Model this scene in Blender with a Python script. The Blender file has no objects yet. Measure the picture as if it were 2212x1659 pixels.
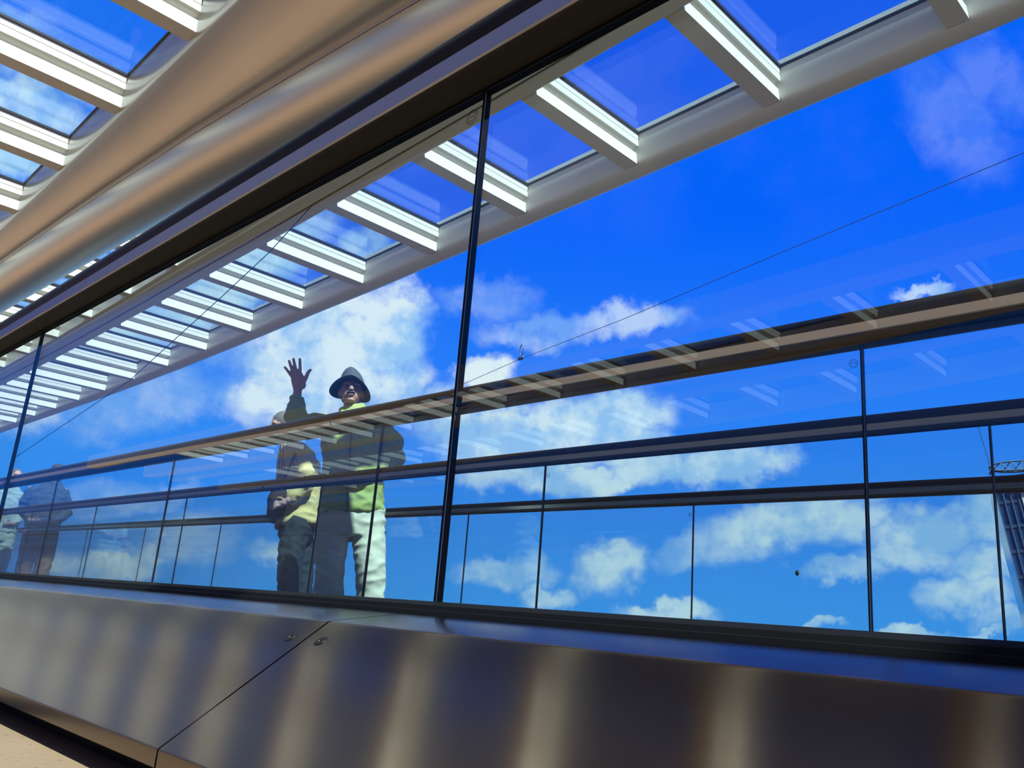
import bpy, bmesh, math, random
from mathutils import Vector, Matrix, noise
random.seed(7)
PI = math.pi
S = bpy.context.scene
COL = S.collection
# ------------------------------------------------------------------ frame of the ramp
# Everything is measured in the frame of the inclined moving walkway (x along it, y across it,
# z square to it, the lens at its origin) and turned by the slope at the end, so world z is plumb.
TILT = math.radians(9.5)
EYE = 0.17
RAMP = Matrix.Translation((0, 0, 0.6)) @ Matrix.Rotation(TILT, 4, 'Y')
UP = Vector((-math.sin(TILT), 0, math.cos(TILT)))
# ------------------------------------------------------------------ camera
cd = bpy.data.cameras.new('camera'); cam = bpy.data.objects.new('camera', cd); COL.objects.link(cam)
cd.sensor_width = 36; cd.lens = 1832.86 / 2212 * 36; cd.clip_start = 0.02; cd.clip_end = 2000
rt = Vector((0.708894, 0.701047, 0.077470)); dn = Vector((-0.133628, 0.241342, -0.961196)); fw = Vector((-0.692540, 0.671034, 0.264766))
cm = Matrix((rt, -dn, -fw)).transposed().to_4x4()
cam.matrix_world = RAMP @ cm
S.camera = cam
S.view_settings.view_transform = 'Standard'; S.view_settings.look = 'None'
S.view_settings.gamma = 1.0; S.view_settings.exposure = 0.0; S.view_settings.use_curve_mapping = False
try:
    S.cycles.transparent_max_bounces = 32; S.cycles.max_bounces = 10; S.cycles.glossy_bounces = 6
except Exception:
    pass
# ------------------------------------------------------------------ node helpers
class NT:
    def __init__(s, tree):
        s.t = tree; s.n = tree.nodes; s.l = tree.links
        s.n.clear()
    def node(s, typ, **kw):
        n = s.n.new(typ)
        for k, v in kw.items(): setattr(n, k, v)
        return n
    def put(s, sock, v):
        if isinstance(v, bpy.types.NodeSocket): s.l.new(v, sock)
        elif v is not None: sock.default_value = v
    def math(s, op, a, b=None, c=None, clamp=False):
        n = s.node('ShaderNodeMath', operation=op, use_clamp=clamp)
        s.put(n.inputs[0], a)
        if b is not None: s.put(n.inputs[1], b)
        if c is not None: s.put(n.inputs[2], c)
        return n.outputs[0]
    def vm(s, op, a, b=None, out=0):
        n = s.node('ShaderNodeVectorMath', operation=op)
        s.put(n.inputs[0], a)
        if b is not None: s.put(n.inputs[1], b)
        return n.outputs[out]
    def ramp(s, v, a, b, lo=0.0, hi=1.0, smooth=True):
        n = s.node('ShaderNodeMapRange', interpolation_type='SMOOTHSTEP' if smooth else 'LINEAR')
        s.put(n.inputs[0], v); n.inputs[1].default_value = a; n.inputs[2].default_value = b
        n.inputs[3].default_value = lo; n.inputs[4].default_value = hi
        return n.outputs[0]
    def mix(s, f, a, b):
        n = s.node('ShaderNodeMix', data_type='RGBA')
        s.put(n.inputs[0], f); s.put(n.inputs[6], a); s.put(n.inputs[7], b)
        return n.outputs[2]
    def noise(s, vec, scale, detail=4, rough=0.5, dist=0.0, out=0):
        n = s.node('ShaderNodeTexNoise'); s.put(n.inputs['Vector'], vec)
        n.inputs['Scale'].default_value = scale; n.inputs['Detail'].default_value = detail
        n.inputs['Roughness'].default_value = rough; n.inputs['Distortion'].default_value = dist
        return n.outputs[out]
def rgba(c): return (c[0], c[1], c[2], 1.0)
def srgb(r, g, b):
    f = lambda v: (v / 255 / 12.92) if v / 255 <= 0.04045 else ((v / 255 + 0.055) / 1.055) ** 2.4
    return (f(r), f(g), f(b))
# ------------------------------------------------------------------ sky with clouds
# each cloud: azimuth, elevation (degrees, ramp frame), half sizes, turn, density
CLOUDS = [(-59.13, 16.69, 6.5, 3.67, 27.54, 1.0), (-55.15, 17.85, 3.43, 3.17, 55.58, 0.95), (-54.18, 20.45, 2.27, 1.39, -10.58, 0.7), (-61.05, 13.04, 4.49, 2.12, 7.88, 0.85), (-54.17, 15.17, 2.86, 2.48, 5.41, 0.8), (-63.3, 12.11, 1.8, 1.75, -66.65, 0.5), (-47.93, 15.8, 2.11, 1.19, 4.79, 0.95), (-49.58, 12.83, 3.83, 2.18, 5.09, 0.8), (-45.15, 11.64, 6.37, 2.49, 4.33, 1.0), (-39.51, 13.25, 4.76, 2.17, 12.77, 1.0), (-37.24, 11.82, 2.5, 1.54, 3.09, 0.8), (-40.88, 9.45, 8.14, 1.23, 3.73, 0.9), (-33.81, 10.45, 5.77, 1.37, 2.48, 0.95), (-29.63, 10.89, 3.25, 1.34, 12.02, 0.85), (-47.58, 10.2, 2.53, 1.86, 4.41, 0.7), (-37.92, 20.14, 4.22, 1.17, 9.19, 0.5), (-43.77, 19.09, 4.94, 1.25, 8.34, 0.38), (-48.24, 20.77, 3.65, 1.55, 4.95, 0.25), (-38.43, 3.85, 2.74, 1.77, 28.48, 0.85), (-38.19, 5.06, 1.22, 0.9, 5.41, 0.6), (-45.4, 2.88, 3.36, 1.19, 4.45, 0.7), (-42.55, 1.47, 1.82, 0.82, 4.53, 0.7), (-34.47, 1.2, 3.22, 0.77, 4.47, 0.95), (-31.34, 5.48, 4.99, 1.45, 13.46, 0.5), (-27.33, 7.14, 5.68, 1.58, 10.81, 0.8), (-23.47, 7.57, 2.46, 1.26, 13.69, 0.7), (-23.81, 4.6, 2.54, 0.78, 3.45, 0.65), (-18.32, 7.16, 4.8, 1.6, 12.9, 0.8), (-20.4, 5.45, 3.06, 1.09, 3.1, 0.7), (-15.84, 8.01, 1.96, 1.81, 37.21, 0.85), (-16.26, 5.08, 2.6, 1.31, 4.28, 0.75), (-17.32, 3.2, 2.63, 1.17, 4.99, 0.75), (-15.3, 2.04, 2.06, 0.76, 5.18, 0.6), (-25.76, 0.96, 1.61, 0.44, 4.79, 0.8), (-20.59, 1.01, 2.25, 0.37, 4.6, 0.8), (-16.5, 1.19, 1.4, 0.3, 4.8, 0.7), (-19.01, 3.1, 1.25, 1.04, 19.0, 0.4), (-70.07, 0.61, 3.25, 1.21, 4.32, 0.95), (-67.91, 1.49, 1.31, 1.09, -5.99, 0.7), (-65.72, 2.69, 1.89, 1.27, 2.55, 0.35), (-65.23, 3.03, 3.26, 1.7, 4.46, 0.4), (-69.67, 5.36, 3.88, 1.12, 7.02, 0.4), (-60.41, 2.78, 1.57, 0.93, 3.74, 0.6), (-69.13, 11.19, 4.86, 2.01, 25.81, 0.38), (-65.14, 16.04, 3.51, 1.78, 10.03, 0.3), (-52.11, 0.13, 2.08, 0.58, 4.33, 0.5), (-67.24, 19.52, 9.69, 3.17, 41.33, 0.95), (-72.04, 15.0, 8.13, 2.76, 43.83, 0.9), (-57.21, 23.42, 1.96, 1.5, 8.65, 0.6), (-76.01, 10.5, 4.85, 2.15, 34.66, 0.8), (-16.36, 31.08, 4.75, 2.4, -54.0, 0.12), (-13.75, 32.89, 3.53, 1.9, -55.3, 0.11), (-18.61, 21.3, 1.62, 0.45, -5.34, 0.6), (-19.71, 21.17, 1.1, 0.34, -4.91, 0.4), (-78.71, 29.02, 5.54, 1.56, -4.61, 0.38), (-79.67, 26.55, 3.9, 1.57, -5.6, 0.6), (-79.87, 23.25, 2.4, 1.31, -2.01, 0.85), (-82.15, 30.05, 2.99, 1.42, 24.0, 0.3)]
world = bpy.data.worlds.new('sky'); S.world = world; world.use_nodes = True
w = NT(world.node_tree)
dirn = w.node('ShaderNodeTexCoord').outputs['Generated']
RI = RAMP.to_3x3()
ax = [tuple(RI @ Vector(v)) for v in ((1, 0, 0), (0, 1, 0), (0, 0, 1))]
dx, dy, dz = [w.vm('DOT_PRODUCT', dirn, a, out=1) for a in ax]
az = w.math('MULTIPLY', w.math('ARCTAN2', dx, dy), 57.29578)
el = w.math('MULTIPLY', w.math('ARCSINE', dz), 57.29578)
cb = w.node('ShaderNodeCombineXYZ'); w.put(cb.inputs[0], az); w.put(cb.inputs[1], el)
P0 = cb.outputs[0]
warp = w.noise(P0, 0.42, 5, 0.58, out=1)
w1 = w.vm('SCALE', w.vm('SUBTRACT', warp, (0.5, 0.5, 0.5))); w1.node.inputs[3].default_value = 3.4
P1 = w.vm('ADD', P0, w1)
acc = None
for (a, e, rx, ry, th, amp) in CLOUDS:
    m = w.node('ShaderNodeMapping', vector_type='TEXTURE')
    w.put(m.inputs['Vector'], P1)
    m.inputs['Location'].default_value = (a, e, 0); m.inputs['Rotation'].default_value = (0, 0, math.radians(th))
    m.inputs['Scale'].default_value = (rx * 1.12, ry * 1.12, 1e6)
    d = w.vm('LENGTH', m.outputs[0], out=1)
    v = w.ramp(d, 1.1, 0.45, 0, amp)
    acc = v if acc is None else w.math('MAXIMUM', acc, v)
fine = w.noise(P0, 0.55, 9, 0.62)
tex = w.ramp(fine, 0.24, 0.52, 0.55, 1.25)
dens = w.math('MULTIPLY', acc, tex)
# unseen sky behind and above the viewer: clouds added for neutral fill, blue darkened
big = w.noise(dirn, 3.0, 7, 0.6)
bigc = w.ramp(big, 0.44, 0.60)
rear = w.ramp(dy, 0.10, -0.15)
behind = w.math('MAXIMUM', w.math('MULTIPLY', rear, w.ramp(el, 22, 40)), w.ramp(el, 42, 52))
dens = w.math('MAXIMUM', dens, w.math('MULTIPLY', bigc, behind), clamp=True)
dens = w.math('MINIMUM', dens, 1.0)
wup = w.math('ADD', w.math('MULTIPLY', dz, math.cos(TILT)), w.math('MULTIPLY', dx, -math.sin(TILT)))
blue_hi = rgba(srgb(0, 102, 255)); blue_lo = rgba(srgb(78, 176, 255))
gr = w.math('MULTIPLY', w.ramp(el, 27, 0, 0, 1, False), 1.0)
# sky pales towards the far left, away from the sun
gl = w.ramp(az, -50, -80, 0, 0.8)
grad = w.math('MAXIMUM', w.math('POWER', gr, 1.25), w.math('MULTIPLY', gl, w.ramp(el, 34, 12, 0.3, 1)), clamp=True)
base = w.mix(grad, blue_hi, blue_lo)
base = w.mix(rear, base, rgba((0.015, 0.12, 0.55)))  # low rear sky darkened to weaken its reflection in the glass
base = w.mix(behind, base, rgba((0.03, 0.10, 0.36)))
shade = w.noise(P0, 0.22, 6, 0.6)
ccol = w.mix(w.ramp(shade, 0.40, 0.60), rgba(srgb(165, 210, 252)), rgba(srgb(238, 252, 255)))
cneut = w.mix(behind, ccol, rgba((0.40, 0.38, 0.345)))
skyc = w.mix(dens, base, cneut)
skyc = w.mix(w.ramp(wup, -0.012, -0.04), skyc, rgba((0.17, 0.14, 0.10)))
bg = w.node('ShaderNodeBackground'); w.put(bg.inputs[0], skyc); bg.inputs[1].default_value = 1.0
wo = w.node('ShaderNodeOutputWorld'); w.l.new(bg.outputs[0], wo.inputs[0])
# ------------------------------------------------------------------ sun
SUN = Vector((0.60, -0.12, 1.0)).normalized()
sd = bpy.data.lights.new('sun', 'SUN'); sd.energy = 14; sd.angle = math.radians(0.55); sd.color = (1.0, 0.95, 0.86)
so = bpy.data.objects.new('sun', sd); COL.objects.link(so)
so.matrix_world = RAMP @ SUN.to_track_quat('Z', 'Y').to_matrix().to_4x4()
# ------------------------------------------------------------------ materials
def mat(name, col=(.5, .5, .5), rough=.5, metal=0.0, var=0.0, vscale=8.0, bump=0.0, bscale=60, spec=0.5, stretch=None, aniso=0.0, arot=0.0, coat=0.0):
    m = bpy.data.materials.new(name); m.use_nodes = True
    t = NT(m.node_tree); p = t.node('ShaderNodeBsdfPrincipled'); o = t.node('ShaderNodeOutputMaterial')
    t.l.new(p.outputs[0], o.inputs[0])
    tc = t.node('ShaderNodeTexCoord').outputs['Object']
    if stretch:
        mp = t.node('ShaderNodeMapping'); t.put(mp.inputs[0], tc); mp.inputs['Scale'].default_value = stretch; tc2 = mp.outputs[0]
    else: tc2 = tc
    if var > 0:
        n = t.noise(tc2, vscale, 5, 0.6)
        c = t.mix(n, rgba([max(0, v * (1 - var)) for v in col]), rgba([min(1, v * (1 + var)) for v in col]))
        t.put(p.inputs['Base Color'], c)
    else: p.inputs['Base Color'].default_value = rgba(col)
    p.inputs['Roughness'].default_value = rough; p.inputs['Metallic'].default_value = metal
    p.inputs['Specular IOR Level'].default_value = spec
    p.inputs['Coat Weight'].default_value = coat
    if bump > 0:
        b = t.node('ShaderNodeBump'); b.inputs['Strength'].default_value = bump; b.inputs['Distance'].default_value = 0.01
        t.put(b.inputs['Height'], t.noise(tc2, bscale, 6, 0.6)); t.l.new(b.outputs[0], p.inputs['Normal'])
    if aniso > 0:
        g = t.node('ShaderNodeTangent', direction_type='RADIAL', axis='X')
        p.inputs['Anisotropic'].default_value = aniso; p.inputs['Anisotropic Rotation'].default_value = arot
        t.l.new(g.outputs[0], p.inputs['Tangent'])
    return m
M = {}
M['white'] = mat('white_painted_metal', (.66, .635, .57), .35, var=.05, vscale=3, spec=.45)
M['soffit'] = mat('satin_soffit_sheet', (.50, .49, .47), .24, metal=.6, var=.08, vscale=1.2, bump=.02, bscale=1.5)
M['tube'] = mat('brushed_steel_tube', (.70, .655, .59), .42, metal=1, var=.06, vscale=2, bump=.02, bscale=300, stretch=(.03, 1, 1), aniso=.5)
M['deck'] = mat('brushed_steel_deck', (.20, .152, .118), .165, metal=1, var=.10, vscale=90, stretch=(.02, 1, 1), aniso=.95, arot=0.0)
M['cap'] = mat('steel_handrail_cap', (.47, .465, .50), .28, metal=1, var=.05, vscale=3)
M['underside'] = mat('dark_bronze_channel', (.030, .025, .019), .55, spec=.2)
M['rubber'] = mat('black_rubber_belt', (.006, .006, .008), .42, spec=.22)
M['gasket'] = mat('black_gasket', (.004, .004, .0045), .6, spec=.12)
M['seal'] = mat('dark_glass_edge', (.002, .003, .006), .4, spec=.1)
M['edge'] = mat('bright_glass_edge', (.10, .20, .38), .3, spec=.4)
M['frame'] = mat('black_skylight_frame', (.015, .015, .017), .4)
M['ink'] = mat('safety_mark_ink', (.03, .035, .04), .7, spec=.1)
M['dirt'] = mat('dark_speck', (.01, .01, .01), .8)
M['screw'] = mat('screw_steel', (.05, .045, .04), .4, metal=1)
M['gap'] = mat('dark_joint_gap', (.004, .004, .004), .9)
M['tread'] = mat('ribbed_walkway_tread', (.05, .05, .05), .45, metal=.5, var=.2, vscale=400, stretch=(.001, 1, 1))
M['inner_deck'] = mat('grey_inner_deck', (.13, .13, .14), .4, metal=.7)
M['added_wall'] = mat('dark_added_wall', (.14, .125, .11), .7, var=.1)
M['slab'] = mat('side_fascia', (.30, .29, .28), .6)
def floor_material():
    m = bpy.data.materials.new('warm_concrete_floor'); m.use_nodes = True; t = NT(m.node_tree)
    p = t.node('ShaderNodeBsdfPrincipled'); o = t.node('ShaderNodeOutputMaterial'); t.l.new(p.outputs[0], o.inputs[0])
    tc = t.node('ShaderNodeTexCoord').outputs['Object']
    n1 = t.noise(tc, 5, 6, .65); n2 = t.noise(tc, 160, 3, .6)
    c = t.mix(n1, rgba((.16, .10, .056)), rgba((.24, .158, .092)))
    c2 = t.mix(t.ramp(n2, .62, .72), c, rgba((.07, .05, .03)))
    t.put(p.inputs['Base Color'], c2); p.inputs['Roughness'].default_value = .75
    b = t.node('ShaderNodeBump'); b.inputs['Strength'].default_value = .25; b.inputs['Distance'].default_value = .004
    t.put(b.inputs['Height'], n2); t.l.new(b.outputs[0], p.inputs['Normal'])
    return m
M['floor'] = floor_material()
def glass(name, tint, ior=1.5, boost=1.0, wave=0.0, haze=0.0):
    """a pane whose faces reflect by Fresnel and let everything else straight through, tinted"""
    m = bpy.data.materials.new(name); m.use_nodes = True; t = NT(m.node_tree)
    tr = t.node('ShaderNodeBsdfTransparent'); tr.inputs[0].default_value = rgba(tint)
    gl = t.node('ShaderNodeBsdfGlossy'); gl.inputs['Roughness'].default_value = 0.0; gl.inputs[0].default_value = (1, 1, 1, 1)
    fr = t.node('ShaderNodeFresnel'); bf = t.node('ShaderNodeNewGeometry').outputs['Backfacing']
    io = t.ramp(bf, 0, 1, ior, 1 / ior, False); t.put(fr.inputs[0], io)
    f = t.math('MULTIPLY', fr.outputs[0], boost, clamp=True)
    mx = t.node('ShaderNodeMixShader'); t.put(mx.inputs[0], f); t.l.new(tr.outputs[0], mx.inputs[1]); t.l.new(gl.outputs[0], mx.inputs[2])
    if wave > 0:
        tc = t.node('ShaderNodeTexCoord').outputs['Object']
        b = t.node('ShaderNodeBump'); b.inputs['Strength'].default_value = wave; b.inputs['Distance'].default_value = .01
        t.put(b.inputs['Height'], t.noise(tc, 2.2, 2, .5)); t.l.new(b.outputs[0], gl.inputs['Normal'])
    o = t.node('ShaderNodeOutputMaterial'); t.l.new(mx.outputs[0], o.inputs[0])
    return m
M['glass'] = glass('clear_balustrade_glass', (.935, .975, .99), wave=.02, boost=.8)
M['sky_glass'] = glass('skylight_glass', (.82, .93, .97), boost=.6)
# ------------------------------------------------------------------ mesh helpers
class MB:
    def __init__(s): s.v = []; s.f = []
    def add(s, vs, fs):
        o = len(s.v); s.v += [tuple(p) for p in vs]; s.f += [tuple(i + o for i in f) for f in fs]; return s
    def box(s, a, b):
        x0, y0, z0 = a; x1, y1, z1 = b
        vs = [(x0, y0, z0), (x1, y0, z0), (x1, y1, z0), (x0, y1, z0), (x0, y0, z1), (x1, y0, z1), (x1, y1, z1), (x0, y1, z1)]
        return s.add(vs, [(0, 3, 2, 1), (4, 5, 6, 7), (0, 1, 5, 4), (1, 2, 6, 5), (2, 3, 7, 6), (3, 0, 4, 7)])
    def sweep(s, prof, stations, closed=True):
        """prof: list of (y,z); stations: list of (x, dy, dz)"""
        n = len(prof); vs = []
        for (x, oy, oz) in stations: vs += [(x, y + oy, z + oz) for (y, z) in prof]
        fs = []
        for k in range(len(stations) - 1):
            for i in range(n if closed else n - 1):
                j = (i + 1) % n; a = k * n
                fs.append((a + i, a + j, a + n + j, a + n + i))
        if closed:
            fs.append(tuple(range(n - 1, -1, -1))); e = (len(stations) - 1) * n; fs.append(tuple(range(e, e + n)))
        return s.add(vs, fs)
    def rings(s, rings, cap=True):
        n = len(rings[0]); vs = [p for r in rings for p in r]; fs = []
        for k in range(len(rings) - 1):
            for i in range(n):
                j = (i + 1) % n; a = k * n
                fs.append((a + i, a + j, a + n + j, a + n + i))
        if cap:
            fs.append(tuple(range(n - 1, -1, -1))); e = (len(rings) - 1) * n; fs.append(tuple(range(e, e + n)))
        return s.add(vs, fs)
    def tube(s, pts, rad, n=12):
        pts = [Vector(p) for p in pts]; rr = rad if isinstance(rad, (list, tuple)) else [rad] * len(pts)
        rings = []; ref = Vector((0.13, 0.27, 1)).normalized()
        for i, p in enumerate(pts):
            d = (pts[min(i + 1, len(pts) - 1)] - pts[max(i - 1, 0)]).normalized()
            u = d.cross(ref); u = u.normalized() if u.length > 1e-4 else Vector((1, 0, 0)); v = d.cross(u)
            rings.append([p + (u * math.cos(2 * PI * k / n) + v * math.sin(2 * PI * k / n)) * rr[i] for k in range(n)])
        return s.rings(rings)
    def ellipsoid(s, c, r, nu=20, nv=12, rot=None):
        rings = []
        for j in range(nv + 1):
            ph = -PI / 2 + PI * j / nv; ring = []
            cr = max(math.cos(ph), 0.02)
            for i in range(nu):
                th = 2 * PI * i / nu
                p = Vector((r[0] * cr * math.cos(th), r[1] * cr * math.sin(th), r[2] * math.sin(ph)))
                if rot: p = rot @ p
                ring.append(Vector(c) + p)
            rings.append(ring)
        return s.rings(rings)
    def build(s, name, m, parent=None, smooth=True, sharp=30):
        me = bpy.data.meshes.new(name); me.from_pydata(s.v, [], s.f); me.validate()
        bm = bmesh.new(); bm.from_mesh(me); bmesh.ops.recalc_face_normals(bm, faces=bm.faces); bm.to_mesh(me); bm.free()
        if m: me.materials.append(m)
        if smooth:
            me.polygons.foreach_set('use_smooth', [True] * len(me.polygons)); me.set_sharp_from_angle(angle=math.radians(sharp))
        o = bpy.data.objects.new(name, me); COL.objects.link(o)
        if parent: o.parent = parent
        return o
def tag(o, label=None, cat=None, group=None, kind=None):
    if label: o['label'] = label
    if cat: o['category'] = cat
    if group: o['group'] = group
    if kind: o['kind'] = kind
    return o
def empty(name, loc=(0, 0, 0)):
    o = bpy.data.objects.new(name, None); o.location = loc; o.empty_display_size = .2; COL.objects.link(o); return o
def lerp_table(tab, x):
    if x <= tab[0][0]: a, b = tab[0], tab[1]
    elif x >= tab[-1][0]: a, b = tab[-2], tab[-1]
    else:
        for k in range(len(tab) - 1):
            if tab[k][0] <= x <= tab[k + 1][0]: a, b = tab[k], tab[k + 1]; break
    t = (x - a[0]) / (b[0] - a[0]); return a[1] + (b[1] - a[1]) * t
# ------------------------------------------------------------------ ground
XA, XB = -27.0, 3.2
FZ = -EYE
fl = MB().box((XA - 50, -12, FZ - .25), (XB + 6, .386, FZ)).build('floor', M['floor'], smooth=False); tag(fl, kind='structure')
o = MB().box((XA - 50, -12.2, FZ), (XB + 6, -12.0, 3.6)).build('wall_back_added', M['added_wall'], smooth=False); tag(o, kind='structure')  # unseen dark wall, added to keep low sky out of the glass reflections
# ------------------------------------------------------------------ moving walkways and their decks (seen through the glass only from other angles)
def walkway(y0, y1, label):
    r = empty('moving_walkway', (0, 0, 0)); tag(r, label, 'moving walkway')
    MB().box((XA, y0, -.36), (XB, y1, -.30)).build('tread_belt', M['tread'], r, smooth=False)
    for ya, yb, yc in ((y0 - .10, y0, y0), (y1, y1 + .10, y1)):
        MB().box((XA, ya, -.36), (XB, yb, -.006)).build('skirt_panel', M['inner_deck'], r, smooth=False)
    return r
YN, YA, YB, YC = .63, 1.81, 2.70, 3.87
walkway(YN + .13, YA - .13, 'ribbed moving walkway running behind the nearest glass balustrade')
walkway(YB + .13, YC - .13, 'ribbed moving walkway on which the four people stand')
m_ = MB().box((XA, YA + .04, -.36), (XB, YB - .04, -.012)).build('deck_cover', M['inner_deck'], smooth=False)
tag(m_, 'steel deck cover filling the gap between the two moving walkways', 'deck cover')
m_ = MB().box((XA, YC + .04, -.5), (XB, YC + .30, -.012)).build('deck_cover', M['inner_deck'], smooth=False)
tag(m_, 'narrow steel deck cover beyond the farthest glass balustrade', 'deck cover')
# ------------------------------------------------------------------ balustrades
PL = 1.78
SEAMS = [-.752 - PL * k for k in range(-2, 15)]
def arc(cy, cz, ry, rz, a0, a1, n):
    return [(cy + ry * math.cos(math.radians(a0 + (a1 - a0) * i / n)), cz + rz * math.sin(math.radians(a0 + (a1 - a0) * i / n))) for i in range(n + 1)]
def safety_mark(parent, x, y, z, r=.0125):
    b = MB(); yy = y - .0047
    def ring(r0, r1, n=32):
        vs = []; fs = []
        for i in range(n):
            a = 2 * PI * i / n
            vs += [(x + r0 * math.cos(a), yy, z + r0 * math.sin(a)), (x + r1 * math.cos(a), yy, z + r1 * math.sin(a))]
        for i in range(n):
            j = (i + 1) % n; fs.append((2 * i, 2 * j, 2 * j + 1, 2 * i + 1))
        b.add(vs, fs)
    ring(r, r * .92); ring(r * .60, r * .55)
    for i in range(14):
        if i % 7 == 3: continue
        a = 2 * PI * i / 14; cx, cz = x + .77 * r * math.cos(a), z + .77 * r * math.sin(a); h = r * .07
        b.add([(cx - h, yy, cz - h), (cx + h, yy, cz - h), (cx + h, yy, cz + h), (cx - h, yy, cz + h)], [(0, 1, 2, 3)])
    b.add([(x - r * .42, yy, z - r * .06), (x + r * .42, yy, z + r * .02), (x + r * .42, yy, z + r * .14), (x - r * .42, yy, z + r * .04)], [(0, 1, 2, 3)])
    return b.build('safety_mark', M['ink'], parent, smooth=False)
def balustrade(yc, label, mark_seam, mark_dx, mark_z, caps, shift=0.0, inner=.0608):
    r = empty('glass_balustrade', (0, 0, 0)); tag(r, label, 'balustrade')
    ends = [s + shift for s in SEAMS if XA < s < XB]; xs = [XB] + ends + [XA]
    marked = None
    for i in range(len(xs) - 1):
        p = MB().box((xs[i + 1] + .003, yc - .0042, .004), (xs[i] - .003, yc + .0042, .664)).build('glass_panel', M['glass'], r, smooth=False)
        p.data.materials.append(M['seal']); p.data.materials.append(M['edge'])
        for f in p.data.polygons:
            if f.normal.x > .9: f.material_index = 1
            elif f.normal.x < -.9: f.material_index = 1
        if mark_seam is not None and xs[i + 1] < mark_seam + mark_dx < xs[i]:
            safety_mark(p, mark_seam + mark_dx, yc, mark_z, .0105)
    for s in ends:
        MB().box((s - .0027, yc - .0044, .004), (s + .0005, yc + .0044, .664)).build('joint_seal', M['seal'], r, smooth=False)
        MB().box((s + .0007, yc - .0040, .004), (s + .0022, yc + .0040, .664)).build('glass_edge', M['edge'], r, smooth=False)
    # rubber belt, oval with a flat grip underside
    st = [(XA, yc, 0), (XB, yc, 0)]
    wi = inner + .0012
    belt = [(-.050, .6812), (-.0620, .6812)] + arc(-.0500, .6960, .0165, .0170, 215, 95, 9) + arc(wi - .012, .6960, .0165, .0170, 85, -35, 9) + [(wi, .6812), (wi - .012, .6812)]
    MB().sweep(belt, st).build('handrail_belt', M['rubber'], r)
    MB().sweep([(-.0550, .6622), (-.0608, .6812), (inner, .6812), (inner - .0058, .6622), (inner - .0078, .660), (-.053, .660)], st).build('handrail_cap', M['cap'], r, sharp=9)
    MB().sweep([(-.050, .6570), (-.050, .6605), (inner - .0098, .6605), (inner - .0098, .6570)], st).build('cap_channel', M['underside'], r, smooth=False)
    MB().sweep([(-.0105, .651), (-.0100, .6575), (.0060, .6575), (.0062, .656), (-.0055, .655)], st).build('top_gasket', M['gasket'], r, smooth=False)
    MB().sweep([(-.030, -.006), (-.028, .0005), (-.018, .001), (-.016, .006), (-.008, .0105), (.008, .0105), (.016, .006), (.018, .001), (.028, .0005), (.030, -.006)], st).build('base_gasket', M['gasket'], r)
    for cx in caps:
        MB().box((cx - .0015, yc - .0612, .6588), (cx + .0015, yc + inner + .0004, .6810)).build('cap_joint', M['gap'], r, smooth=False)
    return r
balustrade(YN, 'nearest glass balustrade rising from the brushed steel deck, filling the frame', SEAMS[2], -.009, .627, [-6.3], .0125, .0125)
balustrade(YA, 'second glass balustrade, its rail crossing just below the waving man\'s face', SEAMS[2], -.018, .608, [-2.80, -7.1])
balustrade(YB, 'third glass balustrade, its rail crossing the waving man at the waist', SEAMS[3], .024, .610, [-4.9], 0.0, .0125)
balustrade(YC, 'farthest glass balustrade, its low rail passing behind the people', SEAMS[3], -.019, .600, [-5.2])
# ------------------------------------------------------------------ near deck cover, two lengths with a butt joint
def near_deck(x0, x1, label, screw_x):
    r = empty('deck_cover', (0, 0, 0)); tag(r, label, 'deck cover')
    prof = [(.606, -.0035), (.504, -.0172)] + [(.5015, -.0182), (.4995, -.0198)] + [(.3495, -.1297), (.3482, -.1312), (.3480, -.1330), (.3480, -.1455), (.3500, -.1470), (.4000, -.1470), (.606, -.03)]
    MB().sweep(prof, [(x0, 0, 0), (x1, 0, 0)]).build('cover_sheet', M['deck'], r, sharp=25)
    MB().box((x0, .386, FZ), (x1, .60, -.147)).build('recessed_plinth', M['gap'], r, smooth=False)
    # countersunk screw: dished washer ring and head with a socket
    if screw_x is not None:
        n = Vector((0, -.591, .807)); u = Vector((1, 0, 0)); v = n.cross(u)
        y = .4995 - .022; z = -.0198 - (.4995 - y) / .1500 * .1099
        c = Vector((screw_x, y, z)) + n * .0002
        b = MB(); R = [(.0072, .0), (.0068, .0003), (.0058, .0001), (.0054, .0004), (.0024, .0005), (.0020, .0001)]
        b.rings([[c + (u * math.cos(2 * PI * k / 24) + v * math.sin(2 * PI * k / 24)) * rr + n * h for k in range(24)] for rr, h in R])
        b.build('countersunk_screw', M['screw'], r)
    return r
XS = -.7545
near_deck(XA, XS - .0015, 'brushed steel deck cover with sloping face, left of the diagonal joint', XS - .027)
near_deck(XS + .0015, XB, 'brushed steel deck cover with sloping face, right of the diagonal joint', XS + .027)
g_ = MB().sweep([(.604, -.006), (.504, -.0195), (.351, -.131), (.351, -.145), (.604, -.04)], [(XS - .0014, 0, 0), (XS + .0014, 0, 0)]).build('joint_strip', M['gap'], smooth=False)
tag(g_, 'thin black strip in the joint between the two steel deck covers', 'joint strip')
s_ = MB().ellipsoid((-.315, YN - .0050, .0500), (.0015, .0010, .0022)).build('dirt_speck', M['dirt'])
tag(s_, 'small dark speck stuck low on the nearest glass panel', 'speck')
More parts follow.
